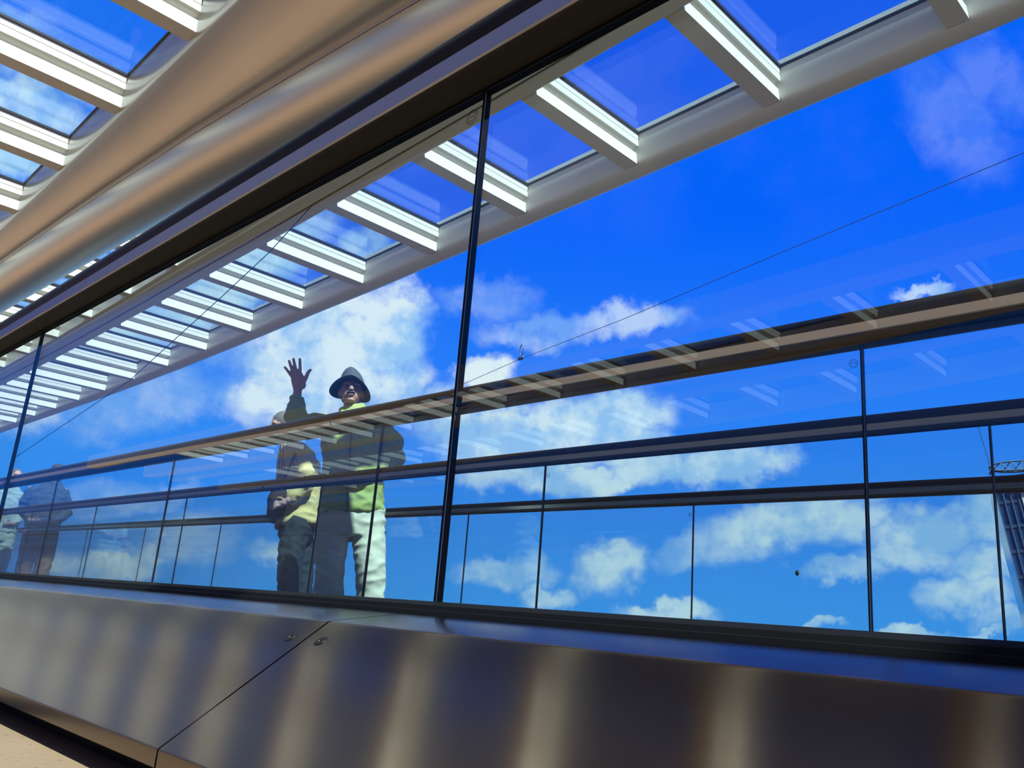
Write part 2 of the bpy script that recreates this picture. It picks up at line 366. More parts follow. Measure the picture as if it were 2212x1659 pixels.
# ------------------------------------------------------------------ canopy
W = 5.0; PITCH = 1.274
ZT = [(-5, .640), (-3.2, .652), (-2.6, .664), (-2.052, .6828), (-1.797, .6939), (-1.541, .7029), (-1.281, .7153), (-1.027, .7269), (-.774, .7388), (-.523, .7522), (-.2, .765), (.4, .79)]
def zb(x): return W * lerp_table(ZT, x / W)
def fin_x(k): return -2.613 - PITCH * k
KS = list(range(-4, 18))
XST = [fin_x(k) for k in range(18, -6, -1)]
def stations(dy=0, dz=0): return [(x, dy, zb(x) + dz) for x in XST]
def bay(y0, y1, label, ks=KS, off=0.0):
    r = empty('skylight_bay', (0, y0, zb(0) + off)); tag(r, label, 'skylight', 'glazed bays of the canopy')
    def loc(o): o.matrix_parent_inverse = Matrix.Translation((0, -y0, -zb(0) - off)); return o
    for k in ks:
        x = fin_x(k); z = zb(x) + off; zl = zb(x - PITCH) + off; zr_ = zb(x + PITCH) + off
        sl = (zr_ - z) / PITCH
        b = MB()
        def bx(xa, xb, za, zc):
            vs = []
            for (xx, yy, zz) in [(xa, y0, za), (xb, y0, za), (xb, y1, za), (xa, y1, za), (xa, y0, zc), (xb, y0, zc), (xb, y1, zc), (xa, y1, zc)]:
                vs.append((xx, yy, zz + (xx - x) * sl))
            b.add(vs, [(0, 3, 2, 1), (4, 5, 6, 7), (0, 1, 5, 4), (1, 2, 6, 5), (2, 3, 7, 6), (3, 0, 4, 7)])
        pr = [(-.135, .0), (0, 0), (0, .006), (-.012, .102), (-.066, .104), (-.066, .122), (-.010, .158), (.004, .160), (.004, .2120), (-.0015, .2135), (-.0015, .2170), (.004, .2185), (.004, .270), (-.135, .270)]
        b.rings([[(x + px, yy, z + pz + px * sl) for px, pz in pr] for yy in (y0, y1)])
        o = loc(b.build('crossbeam', M['white'], r, smooth=False))
        # glass pane with its black rebate frame
        b = MB(); xa, xb = x + .010, x + PITCH - .140
        za = z + .277
        def q(xa, xb, ya, yb, za, zc):
            vs = []
            for (xx, yy, zz) in [(xa, ya, za), (xb, ya, za), (xb, yb, za), (xa, yb, za), (xa, ya, zc), (xb, ya, zc), (xb, yb, zc), (xa, yb, zc)]:
                vs.append((xx, yy, zz + (xx - x) * sl))
            return vs, [(0, 3, 2, 1), (4, 5, 6, 7), (0, 1, 5, 4), (1, 2, 6, 5), (2, 3, 7, 6), (3, 0, 4, 7)]
        p = loc(MB().add(*q(xa, xb, y0 + .004, y1 - .004, za, za + .012)).build('skylight_pane', M['sky_glass'], r, smooth=False))
        f = MB()
        f.add(*q(xa - .03, xa + .004, y0, y1, za - .006, za + .016)); f.add(*q(xb - .002, xb + .02, y0, y1, za - .006, za + .016))
        f.add(*q(xa, xb, y0 - .01, y0 + .010, za - .006, za + .016)); f.add(*q(xa, xb, y1 - .010, y1 + .01, za - .006, za + .016))
        loc(f.build('pane_gasket', M['frame'], r, smooth=False))
    return r
bay(3.735, 5.0, 'outermost row of skylights, along the canopy edge against open sky')
bay(2.11, 3.40, 'middle row of skylights, glimpsed between steel tube and handrail at far left')
bay(.50, 1.775, 'row of skylights in the top left corner, before the pale soffit')
bay(-1.11, .165, 'row of skylights directly over the floor beside the walkway')
# outer edge beam with a rounded lower edge
prof = [(5.0, .30), (5.0, .035), (5.012, .010), (5.035, -.006)] + [(5.08, -.016), (5.13, -.020), (5.17, -.014), (5.205, .006), (5.23, .040), (5.24, .09), (5.24, .34), (5.0, .34)]
o = MB().sweep(prof, stations()).build('edge_beam', M['white'], sharp=35); tag(o, 'long white edge beam with rounded underside, outer rim of the canopy', 'beam')
# gutter beam between outermost and middle rows, with a dark drip groove
prof = [(3.40, .30), (3.40, .010), (3.405, .002), (3.452, -.002), (3.455, -.014), (3.462, -.020), (3.586, -.020), (3.588, .010), (3.616, .010), (3.618, -.020), (3.722, -.020), (3.733, -.014), (3.735, -.002), (3.735, .30)]
o = MB().sweep(prof, stations()).build('gutter_beam', M['white'], sharp=25); tag(o, 'white gutter beam with dark groove between the outer and middle skylight rows', 'beam')
g = MB().sweep([(3.589, .004), (3.589, .009), (3.615, .009), (3.615, .004)], stations()).build('drip_groove', M['underside'], o, smooth=False)
for yy0, lab in ((.165, 'white gutter beam over the floor, between the two inner skylight rows'), (-1.445, 'white gutter beam at the inner rim of the canopy')):
    o = MB().sweep([(yy0, .30), (yy0, .0), (yy0 + .02, -.02), (yy0 + .315, -.02), (yy0 + .335, .0), (yy0 + .335, .30)], stations()).build('gutter_beam', M['white'], sharp=25); tag(o, lab, 'beam')
# steel tube and the soffit running into it
TY = [(-24, 1.98), (-10.5, 2.11), (-7.5, 2.195), (-5.7, 2.273), (-3.4, 2.44), (0, 2.72), (3.8, 3.05)]
TR = .218
def tube_c(x): return lerp_table(TY, x), min(3.10, zb(x) - .28)
TX = [-26 + .75 * i for i in range(40)]
b = MB(); rings = []
for x in TX:
    cy, cz = tube_c(x); rings.append([(x, cy + TR * math.cos(2 * PI * k / 48), cz + TR * math.sin(2 * PI * k / 48)) for k in range(48)])
o = b.rings(rings).build('steel_tube', M['tube']); tag(o, 'thick brushed steel tube under the canopy, running above the nearest handrail', 'tube')
rings = []
for x in TX:
    cy, cz = tube_c(x); z0 = zb(x); ye, ze = cy - TR * .80, cz + TR * .72
    low = []
    for i in range(13):
        t = i / 12; yy = 1.775 + (ye - 1.775) * t; zz = z0 + (ze - z0) * (1 - (1 - t) ** 1.45)
        low.append((yy, zz))
    pr = low + [(ye + .006, ze - .012), (cy - .02, cz + TR + .012), (cy - .02, cz + TR + .03), (ye + .01, ze + .02)] + [(2.09, z0 + .02), (2.09, z0 + .30), (1.775, z0 + .30)]
    rings.append([(x, p[0], p[1]) for p in pr])
o = MB().rings(rings).build('soffit', M['soffit'], sharp=35); tag(o, 'pale satin metal soffit curving down from the inner skylights to the steel tube', 'soffit')
# a second canopy across the concourse: it only shows as reflections in the balustrade glass
PX = [fin_x(k) for k in range(16, -6, -1)]
bay(-8.6, -7.3, 'row of skylights across the concourse, mirrored in the balustrade glass', ks=list(range(-4, 15)))
for y0, lab in ((-8.9, 'white outer beam of the canopy across the concourse'), (-7.3, 'white inner beam of the canopy across the concourse')):
    o = MB().sweep([(y0, .30), (y0, .0), (y0 + .02, -.02), (y0 + .28, -.02), (y0 + .30, .0), (y0 + .30, .30)], stations()).build('edge_beam', M['white'], sharp=25); tag(o, lab, 'beam')
# ------------------------------------------------------------------ people
def cloth(name, c, var=.12, rough=.85): return mat(name, c, rough, var=var, vscale=6, bump=.35, bscale=16, spec=.2)
M['skin'] = mat('weathered_skin', (.42, .235, .175), .5, var=.10, vscale=30, bump=.06, bscale=120, spec=.35)
M['lip'] = mat('lip', (.28, .10, .09), .5)
M['eye'] = mat('eye', (.03, .02, .02), .25)
M['hair_grey'] = mat('grey_hair', (.10, .09, .082), .8, var=.3, vscale=80, bump=.4, bscale=140)
M['hair_dark'] = mat('dark_hair', (.03, .022, .018), .7, var=.3, vscale=80, bump=.4, bscale=140)
M['felt'] = mat('grey_felt_hat', (.045, .052, .066), .85, var=.12, vscale=20)
M['felt_band'] = mat('dark_hat_band', (.018, .02, .026), .8)
M['green'] = cloth('green_jacket', (.30, .35, .10))
M['lime'] = cloth('lime_lining', (.36, .42, .15))
M['cuff'] = cloth('dark_cuff', (.02, .022, .05))
M['zip'] = mat('dark_zip', (.02, .03, .02), .5)
M['khaki'] = cloth('pale_khaki_trousers', (.55, .52, .38))
M['tan'] = cloth('tan_jacket', (.55, .42, .17))
M['navy'] = cloth('dark_trousers', (.018, .024, .026))
M['bag'] = cloth('dark_bag', (.022, .014, .018))
M['charcoal'] = cloth('charcoal_jacket', (.055, .065, .065))
M['brown'] = cloth('brown_trousers', (.16, .075, .035))
M['pale'] = cloth('pale_green_jacket', (.33, .40, .33))
M['shoe'] = mat('dark_shoe', (.02, .016, .012), .4)
def plaid():
    m = bpy.data.materials.new('striped_scarf'); m.use_nodes = True; t = NT(m.node_tree)
    p = t.node('ShaderNodeBsdfPrincipled'); o = t.node('ShaderNodeOutputMaterial'); t.l.new(p.outputs[0], o.inputs[0])
    wv = t.node('ShaderNodeTexWave', bands_direction='X'); wv.inputs['Scale'].default_value = 17; wv.inputs['Distortion'].default_value = .6
    t.put(wv.inputs[0], t.node('ShaderNodeTexCoord').outputs['Object'])
    c = t.mix(t.ramp(wv.outputs['Fac'], .45, .6), rgba((.03, .025, .02)), rgba((.55, .42, .18)))
    t.put(p.inputs['Base Color'], c); p.inputs['Roughness'].default_value = .9
    return m
M['plaid'] = plaid()
class Figure:
    """plumb frame of a person: a to the image right, f towards the viewer, h above the feet"""
    def __init__(s, head, ratio, floor=-.298):
        hx, hz = ratio; y = head
        P = Vector((hx * y, y, hz * y))
        n = -P - UP * UP.dot(-P); n.normalize(); s.n = n
        s.right = UP.cross(n); h = (P.z - floor) / UP.z; s.base = P - UP * h
        s.D = (-s.base).dot(n); s.he = (-s.base).dot(UP)
        m = Matrix((s.right, -n, UP)).transposed().to_4x4(); m.translation = s.base; s.m = m
    def q(s, a, h, f=0.0):
        k = (s.D - f) / s.D
        return Vector((a * k, -f, s.he + (h - s.he) * k))
def wrinkle(me, amp, scale, seed=0.0):
    ns = [v.normal.copy() for v in me.vertices]
    for v, n in zip(me.vertices, ns):
        p = v.co * scale + Vector((seed, seed * 1.7, -seed))
        p2 = Vector((p.x, p.y, p.z * 1.6))
        r = 1 - abs(noise.noise(p2)) * 2.2
        v.co += n * amp * (r * .8 + noise.noise(p2 * 2.3) * .5 - .2)
def fuse(name, b, m, parent=None, voxel=.008, smooth=3, amp=0.0, scale=9, seed=0.0):
    t = b.build(name + '_raw', m, smooth=False)
    r = t.modifiers.new('r', 'REMESH'); r.mode = 'VOXEL'; r.voxel_size = voxel; r.use_smooth_shade = True
    if smooth: sm = t.modifiers.new('s', 'SMOOTH'); sm.iterations = smooth; sm.factor = .5
    dg = bpy.context.evaluated_depsgraph_get(); dg.update()
    me = bpy.data.meshes.new_from_object(t.evaluated_get(dg)); me.name = name
    me.materials.clear(); me.materials.append(m)
    if amp: wrinkle(me, amp, scale, seed)
    me.polygons.foreach_set('use_smooth', [True] * len(me.polygons))
    old = t.data; bpy.data.objects.remove(t); bpy.data.meshes.remove(old)
    o = bpy.data.objects.new(name, me); COL.objects.link(o)
    if parent: o.parent = parent
    return o
def limb(b, pts, rr, n=16):
    b.tube(pts, rr, n)
    for p, r in zip(pts, rr if isinstance(rr, (list, tuple)) else [rr] * len(pts)): b.ellipsoid(p, (r, r, r), 14, 8)
def oval_stack(b, rows, n=28, e=2.3):
    """rows: (centre Vector, rx, ry), a super-ellipse section each"""
    rings = []
    for c, rx, ry in rows:
        ring = []
        for k in range(n):
            t = 2 * PI * k / n; ct, st = math.cos(t), math.sin(t)
            ring.append(c + Vector((rx * math.copysign(abs(ct) ** (2 / e), ct), ry * math.copysign(abs(st) ** (2 / e), st), 0)))
        rings.append(ring)
    b.rings(rings)
def shoes(o, pts, yaw=0.0):
    for p in pts:
        b = MB(); fwd = Vector((math.sin(yaw), -math.cos(yaw), 0))
        for k, (d, w, hgt) in enumerate([(-.05, .036, .05), (0, .038, .055), (.06, .042, .040), (.12, .044, .030), (.165, .034, .024)]):
            b.ellipsoid(Vector((p.x, p.y, 0)) + fwd * d + Vector((0, 0, hgt * .62 + .004)), (w, w, hgt * .62), 12, 8)
        fuse('shoe', b, M['shoe'], o, .009, 2)
def head_shape(b, c, R, hair=False):
    def e(p, r): b.ellipsoid(c + R @ Vector(p), r, 20, 12, R)
    e((0, .012, .012), (.074, .092, .098)); e((0, -.030, -.045), (.058, .062, .062)); e((0, -.058, -.088), (.030, .026, .020))
    for sx in (-1, 1):
        e((sx * .034, -.052, -.030), (.024, .026, .024)); e((sx * .030, -.074, .022), (.026, .012, .009)); e((sx * .076, .006, -.012), (.010, .020, .033))
    b.tube([c + R @ Vector(p) for p in ((0, -.078, .016), (0, -.094, -.006), (0, -.104, -.024))], [.010, .012, .014], 10)
    e((0, -.100, -.028), (.017, .013, .010)); e((0, -.074, -.054), (.026, .016, .010)); e((0, -.073, -.068), (.022, .014, .008))
# ---- the waving man
F = Figure(3.05, (-1.54736, .50080)); q = F.q
Rh = Matrix.Rotation(math.radians(-3), 3, 'X') @ Matrix.Rotation(math.radians(4), 3, 'Y')
hc = q(.012, 1.688, .03)
b = MB()
head_shape(b, hc, Rh)
limb(b, [q(.022, 1.47, .0), q(.018, 1.60, .01)], [.060, .056])
oval_stack(b, [(q(.037, .74), .14, .10), (q(.037, .95), .165, .11), (q(.035, 1.15), .15, .10), (q(.028, 1.36), .175, .10), (q(.022, 1.46), .14, .08), (q(.02, 1.51), .06, .05)])
hipL, hipR = q(-.055, .93), q(.130, .93)
kL, kR = q(-.080, .50, .03), q(.160, .52, .04); aL, aR = q(-.085, .085), q(.170, .085)
limb(b, [hipL, kL, aL, aL - Vector((0, 0, .04))], [.080, .052, .038, .036]); limb(b, [hipR, kR, aR, aR - Vector((0, 0, .04))], [.080, .052, .038, .036])
sL, eL, wL = q(-.150, 1.455), q(-.333, 1.405, .17), q(-.338, 1.665, .13)
limb(b, [sL, eL, wL], [.050, .040, .028])
sR, eR, wR = q(.205, 1.435), q(.295, 1.225, -.01), q(.045, 1.120, .19)
limb(b, [sR, q(.288, 1.33, -.01), eR, wR], [.052, .046, .040, .028])
# raised palm and its five fingers
def Hq(a, h, f=.13): return q(a, h, f)
oval_stack(b, [(Hq(-.336, 1.655), .026, .020), (Hq(-.337, 1.680), .027, .017), (Hq(-.336, 1.705), .033, .016), (Hq(-.336, 1.735), .043, .016), (Hq(-.339, 1.765), .045, .014), (Hq(-.346, 1.790), .042, .012), (Hq(-.352, 1.808), .038, .010)], 24, 2.2)
for pts, r0, r1 in (
    ([(-.380, 1.782, .130), (-.399, 1.808, .137), (-.415, 1.830, .141), (-.428, 1.846, .144)], .0104, .0082),
    ([(-.372, 1.800, .130), (-.385, 1.840, .138), (-.395, 1.868, .143), (-.403, 1.892, .147)], .0112, .0088),
    ([(-.352, 1.808, .130), (-.362, 1.852, .139), (-.370, 1.882, .145), (-.376, 1.907, .150)], .0115, .0090),
    ([(-.328, 1.806, .130), (-.330, 1.850, .138), (-.332, 1.882, .144), (-.335, 1.909, .148)], .0115, .0090),
    ([(-.316, 1.715, .135), (-.298, 1.755, .150), (-.284, 1.790, .156), (-.276, 1.815, .157), (-.263, 1.832, .157)], .0165, .0100)):
    P = [Hq(*p) for p in pts]; n_ = len(P)
    limb(b, P, [r0 + (r1 - r0) * i / (n_ - 1) for i in range(n_)], 12)
b.ellipsoid(Hq(-.305, 1.722, .142), (.020, .014, .028), 14, 10)
# the other hand, half closed in front of the belly
b.ellipsoid(q(.005, 1.112, .21), (.042, .022, .034), 16, 10)
for k in range(4):
    z = 1.138 - .020 * k
    limb(b, [q(-.012, z, .215), q(-.040 - .004 * (k in (1, 2)), z - .004, .228), q(-.052, z - .010, .205), q(-.034, z - .014, .192)], [.0095, .0090, .0085, .0078], 10)
limb(b, [q(.012, 1.145, .215), q(-.010, 1.165, .225), q(-.030, 1.168, .225)], [.011, .010, .008], 10)
man = fuse('person', b, M['skin'], None, .0042, 2)
tag(man, 'person in a grey hat and green jacket smiling and waving with a raised hand', 'person')
# jacket
b = MB()
oval_stack(b, [(q(.037, .845), .198, .135), (q(.037, .87), .205, .142), (q(.037, 1.00), .196, .138), (q(.040, 1.15), .190, .132), (q(.035, 1.30), .205, .130), (q(.028, 1.40), .212, .120), (q(.024, 1.455), .185, .105), (q(.022, 1.500), .120, .088), (q(.020, 1.535), .082, .078)])
limb(b, [sL + Vector((.02, 0, -.01)), q(-.24, 1.440, .09), eL + Vector((0, 0, .012)), q(-.337, 1.50, .150), q(-.338, 1.605, .138)], [.082, .078, .074, .072, .050], 18)
limb(b, [sR + Vector((-.01, 0, -.02)), q(.285, 1.325, -.01), eR, q(.19, 1.16, .10), q(.075, 1.128, .175)], [.082, .080, .077, .066, .046], 18)
jk = fuse('jacket', b, M['green'], man, .0085, 4, .010, 10, 3.1)
b = MB()   # stand-up collar
rg = []
for (h, r, w_) in [(1.500, .088, 0), (1.545, .090, 0), (1.580, .086, 0), (1.582, .078, 0), (1.545, .076, 0), (1.500, .074, 0)]:
    c = q(.022, h, .0); rg.append([c + Vector((r * 1.02 * math.cos(t), r * .95 * math.sin(t), .018 * math.cos(t) + .012 * math.sin(t))) for t in [2 * PI * k / 36 for k in range(36)]])
rg.append(rg[0]); b.rings(rg, cap=False)
cl = b.build('collar', M['lime'], man); cl['label'] = 'lime coloured stand-up collar'
b = MB(); zp = []
for h in [1.49, 1.42, 1.34, 1.25, 1.15, 1.05, .95, .87]:
    fr = {1.49: .093, 1.42: .122, 1.34: .134}.get(h, .141)
    zp.append((q(.020 - (1.49 - h) * .02, h, fr + .004)))
b.tube(zp, .0055, 8); b.build('zip', M['zip'], man)
b = MB(); c0 = q(-.338, 1.600, .138); c1 = q(-.338, 1.628, .136)
d = (c1 - c0).normalized(); rg = []
for t_, r in ((-.004, .046), (.010, .0465), (.026, .043), (.026, .034), (.0, .034)):
    c = c0 + d * t_; rg.append([c + Vector((r * math.cos(2 * PI * k / 28), r * .85 * math.sin(2 * PI * k / 28), .10 * r * math.cos(2 * PI * k / 28))) for k in range(28)])
rg.append(rg[0]); b.rings(rg, cap=False); cf = b.build('cuff', M['cuff'], man); cf['label'] = 'dark inner cuff of the raised sleeve'
b = MB()
oval_stack(b, [(q(.037, .70), .165, .115), (q(.037, .80), .190, .125), (q(.037, .98), .180, .120)])
limb(b, [hipL + Vector((-.01, 0, -.06)), q(-.078, .70, .01), q(-.083, .50, .03), q(-.084, .33, .01), q(-.085, .06)], [.108, .100, .088, .084, .086], 20)
limb(b, [hipR + Vector((.01, 0, -.06)), q(.148, .70, .01), q(.162, .50, .035), q(.166, .33, .01), q(.170, .06)], [.108, .102, .090, .086, .088], 20)
fuse('trousers', b, M['khaki'], man, .0085, 3, .009, 8, 8.3)
shoes(man, [aL, aR], .1)
# hat: domed pinched crown and a drooping brim
Rb = Matrix.Rotation(math.radians(-3), 3, 'X') @ Matrix.Rotation(math.radians(9), 3, 'Y')
bc = hc + Rh @ Vector((-.004, .014, .040))
def HV(x, y, z): return bc + Rb @ Vector((x, y, z))
b = MB(); rg = []
N_ = 48
prof = [(.058, .100, -1.0), (.120, .140, -1.0), (.136, .158, -1.0)]
def brim_z(t, k): return (-.040 * k * k) * abs(math.cos(t)) ** 1.4 + .010 * k * max(0, -math.sin(t)) - .012 * k * max(0, math.sin(t))
outer = []
def ringat(rx, ry, z, k=0.0, pin=0.0, ox=0.0): return [HV(ox + rx * math.cos(t) * (1 - pin * abs(math.sin(t))), ry * math.sin(t), z + brim_z(t, k)) for t in [2 * PI * i / N_ for i in range(N_)]]
rg = [ringat(.070, .086, .002), ringat(.100, .118, -.002, .5), ringat(.133, .162, -.006, 1.1), ringat(.138, .168, -.004, 1.15), ringat(.134, .164, .000, 1.1), ringat(.102, .120, .004, .5), ringat(.087, .100, .008),
      ringat(.083, .097, .030), ringat(.075, .090, .060, ox=-.006), ringat(.062, .078, .088, ox=-.012), ringat(.046, .062, .112, pin=.1, ox=-.019), ringat(.028, .044, .126, pin=.2, ox=-.024), ringat(.012, .022, .129, pin=.2, ox=-.026)]
top = rg[-1]; b.rings(rg, cap=False)
b.add(top + [HV(-.026, 0, .128)], [(i, (i + 1) % N_, N_) for i in range(N_)])
hat = b.build('hat', M['felt'], man, sharp=70); hat['label'] = 'grey felt hat with drooping brim'
b = MB(); b.rings([ringat(.0875, .1010, .007), ringat(.0870, .1005, .009), ringat(.0855, .0995, .028), ringat(.0830, .0970, .029), ringat(.083, .097, .008), ringat(.0875, .1010, .007)], cap=False)
b.build('hat_band', M['felt_band'], hat)
for sx in (-1, 1):
    b = MB(); b.ellipsoid(hc + Rh @ Vector((sx * .030, -.0755, .006)), (.0125, .006, .0052), 14, 8, Rh); b.build('eye', M['eye'], man)
    b = MB(); b.ellipsoid(hc + Rh @ Vector((sx * .031, -.0800, .026)), (.019, .008, .0045), 14, 8, Rh @ Matrix.Rotation(sx * .15, 3, 'Y')); b.build('eyebrow', M['hair_grey'], man)
    b = MB(); b.ellipsoid(hc + Rh @ Vector((sx * .070, .030, -.010)), (.012, .040, .036), 14, 8, Rh); b.build('sideburn', M['hair_grey'], man)
b = MB(); b.ellipsoid(hc + Rh @ Vector((0, -.0905, -.0475)), (.030, .011, .0085), 16, 8, Rh); b.build('moustache', M['hair_dark'], man)
b = MB(); b.tube([hc + Rh @ Vector(p) for p in ((-.026, -.080, -.058), (-.012, -.090, -.063), (0, -.0925, -.064), (.012, -.090, -.063), (.026, -.080, -.058))], [.002, .0048, .0055, .0048, .002], 8); b.build('mouth', M['lip'], man)
b = MB(); b.ellipsoid(hc + Rh @ Vector((.004, -.0945, -.0625)), (.011, .003, .0022), 12, 6, Rh); o = b.build('teeth', mat('teeth', (.45, .42, .38), .4), man)
b = MB(); b.ellipsoid(hc + Rh @ Vector((0, .050, -.030)), (.066, .052, .050), 18, 10, Rh); fuse('hair', b, M['hair_grey'], man, .008, 1)
# cord with a toggle hanging from the hem
b = MB(); b.tube([q(.238, .86, .03), q(.242, .80, .03), q(.246, .752, .03)], .0028, 8); b.ellipsoid(q(.246, .742, .03), (.009, .009, .012), 12, 8); b.build('drawcord', M['zip'], man)
man.matrix_world = F.m
# ---- the companion in a tan jacket, turned to the left and half hidden
F = Figure(3.22, (-1.8253, .42900)); q = F.q
b = MB(); Rw = Matrix.Rotation(math.radians(70), 3, 'Z') @ Matrix.Rotation(math.radians(14), 3, 'X')
Rw = Matrix.Rotation(math.radians(-72), 3, 'Z') @ Matrix.Rotation(math.radians(10), 3, 'X')
hw = q(.020, 1.600)
head_shape(b, hw, Rw)
limb(b, [hw + Vector((.03, .0, -.05)), q(.085, 1.46)], [.050, .052])
oval_stack(b, [(q(.17, .80), .11, .14), (q(.17, 1.0), .10, .13), (q(.17, 1.2), .11, .14), (q(.155, 1.36), .10, .15), (q(.12, 1.45), .06, .07)])
for f, ax_ in ((.08, .135), (-.08, .225)):
    limb(b, [q(.17, .86, f), q(ax_, .46, f + .02), q(ax_ + .01, .085, f), q(ax_ + .01, .045, f)], [.075, .050, .038, .036])
limb(b, [q(.165, 1.38, .14), q(.20, 1.14, .19), q(.10, 1.02, .21)], [.042, .036, .026]); limb(b, [q(.165, 1.38, -.14), q(.20, 1.14, -.19), q(.10, 1.02, -.16)], [.042, .036, .026])
for f in (.21, -.16):
    b.ellipsoid(q(.065, 1.005, f), (.040, .018, .026), 14, 8)
    for k in range(4): limb(b, [q(.040, 1.020 - .014 * k, f + .002), q(.010, 1.012 - .014 * k, f + .006), q(-.002, .995 - .014 * k, f)], [.0085, .008, .007], 8)
    limb(b, [q(.065, 1.025, f + .01), q(.040, 1.040, f + .02), q(.020, 1.038, f + .02)], [.010, .009, .007], 8)
wom = fuse('person', b, M['skin'], None, .0055, 2)
tag(wom, 'person in a tan jacket and dark trousers turned left beside the waving man', 'person')
b = MB()
oval_stack(b, [(q(.175, .815), .160, .165), (q(.180, .84), .165, .170), (q(.180, 1.0), .158, .160), (q(.180, 1.15), .158, .155), (q(.172, 1.30), .148, .165), (q(.150, 1.38), .125, .160), (q(.125, 1.440), .090, .110), (q(.110, 1.47), .064, .070)])
for f in (1, -1): limb(b, [q(.17, 1.37, .125 * f), q(.215, 1.24, .17 * f), q(.215, 1.13, .19 * f), q(.13, 1.04, .195 * f)], [.068, .064, .060, .046], 16)
fuse('jacket', b, M['tan'], wom, .0095, 3, .010, 9, 5.5)
b = MB()
oval_stack(b, [(q(.17, .74), .125, .135), (q(.17, .92), .130, .140)])
for f, ax_ in ((.085, .135), (-.085, .225)): limb(b, [q(.17, .82, f), q(ax_, .60, f + .02), q(ax_ + .005, .35, f), q(ax_ + .01, .06, f)], [.108, .092, .078, .074], 18)
fuse('trousers', b, M['navy'], wom, .0095, 3, .009, 10, 2.5)
shoes(wom, [q(.145, .085, .08), q(.235, .085, -.08)], -1.25)
b = MB(); b.ellipsoid(hw + Rw @ Vector((0, .020, .034)), (.082, .092, .092), 20, 12, Rw); b.ellipsoid(hw + Rw @ Vector((0, .060, -.03)), (.070, .055, .06), 18, 10, Rw)
fuse('hair', b, M['hair_grey'], wom, .009, 2)
for sx in (-1, 1):
    b = MB(); b.ellipsoid(hw + Rw @ Vector((sx * .030, -.0755, .006)), (.0125, .006, .0052), 12, 6, Rw); b.build('eye', M['eye'], wom)
b = MB(); b.tube([hw + Rw @ Vector(p) for p in ((-.022, -.080, -.060), (0, -.090, -.062), (.022, -.080, -.060))], [.002, .0045, .002], 8); b.build('mouth', M['lip'], wom)
b = MB(); oval_stack(b, [(q(.065, 1.08, .03), .050, .085), (q(.060, 1.20, .03), .060, .095), (q(.060, 1.32, .02), .060, .095), (q(.085, 1.43, 0), .075, .090), (q(.095, 1.47, 0), .070, .080)])
sc = fuse('scarf', b, M['plaid'], wom, .009, 2, .006, 12, 1.1); sc['label'] = 'dark striped scarf hanging in front'
wom.matrix_world = F.m
# dark bag held in front of that person
b = MB(); oval_stack(b, [(q(.030, .86, .03), .050, .10), (q(.028, .90, .03), .075, .135), (q(.026, 1.02, .03), .078, .14), (q(.034, 1.09, .03), .060, .12), (q(.040, 1.105, .03), .030, .09)], 24, 3)
bagr = fuse('shoulder_bag', b, M['bag'], None, .009, 2, .006, 9, 4)
b = MB(); b.tube([q(.035, 1.09, .13), q(.07, 1.20, .175), q(.12, 1.36, .20), q(.16, 1.45, .13), q(.17, 1.46, .03)], .010, 10); b.build('strap', M['bag'], bagr)
tag(bagr, 'dark shoulder bag against the front of the person in tan', 'bag'); bagr.matrix_world = F.m
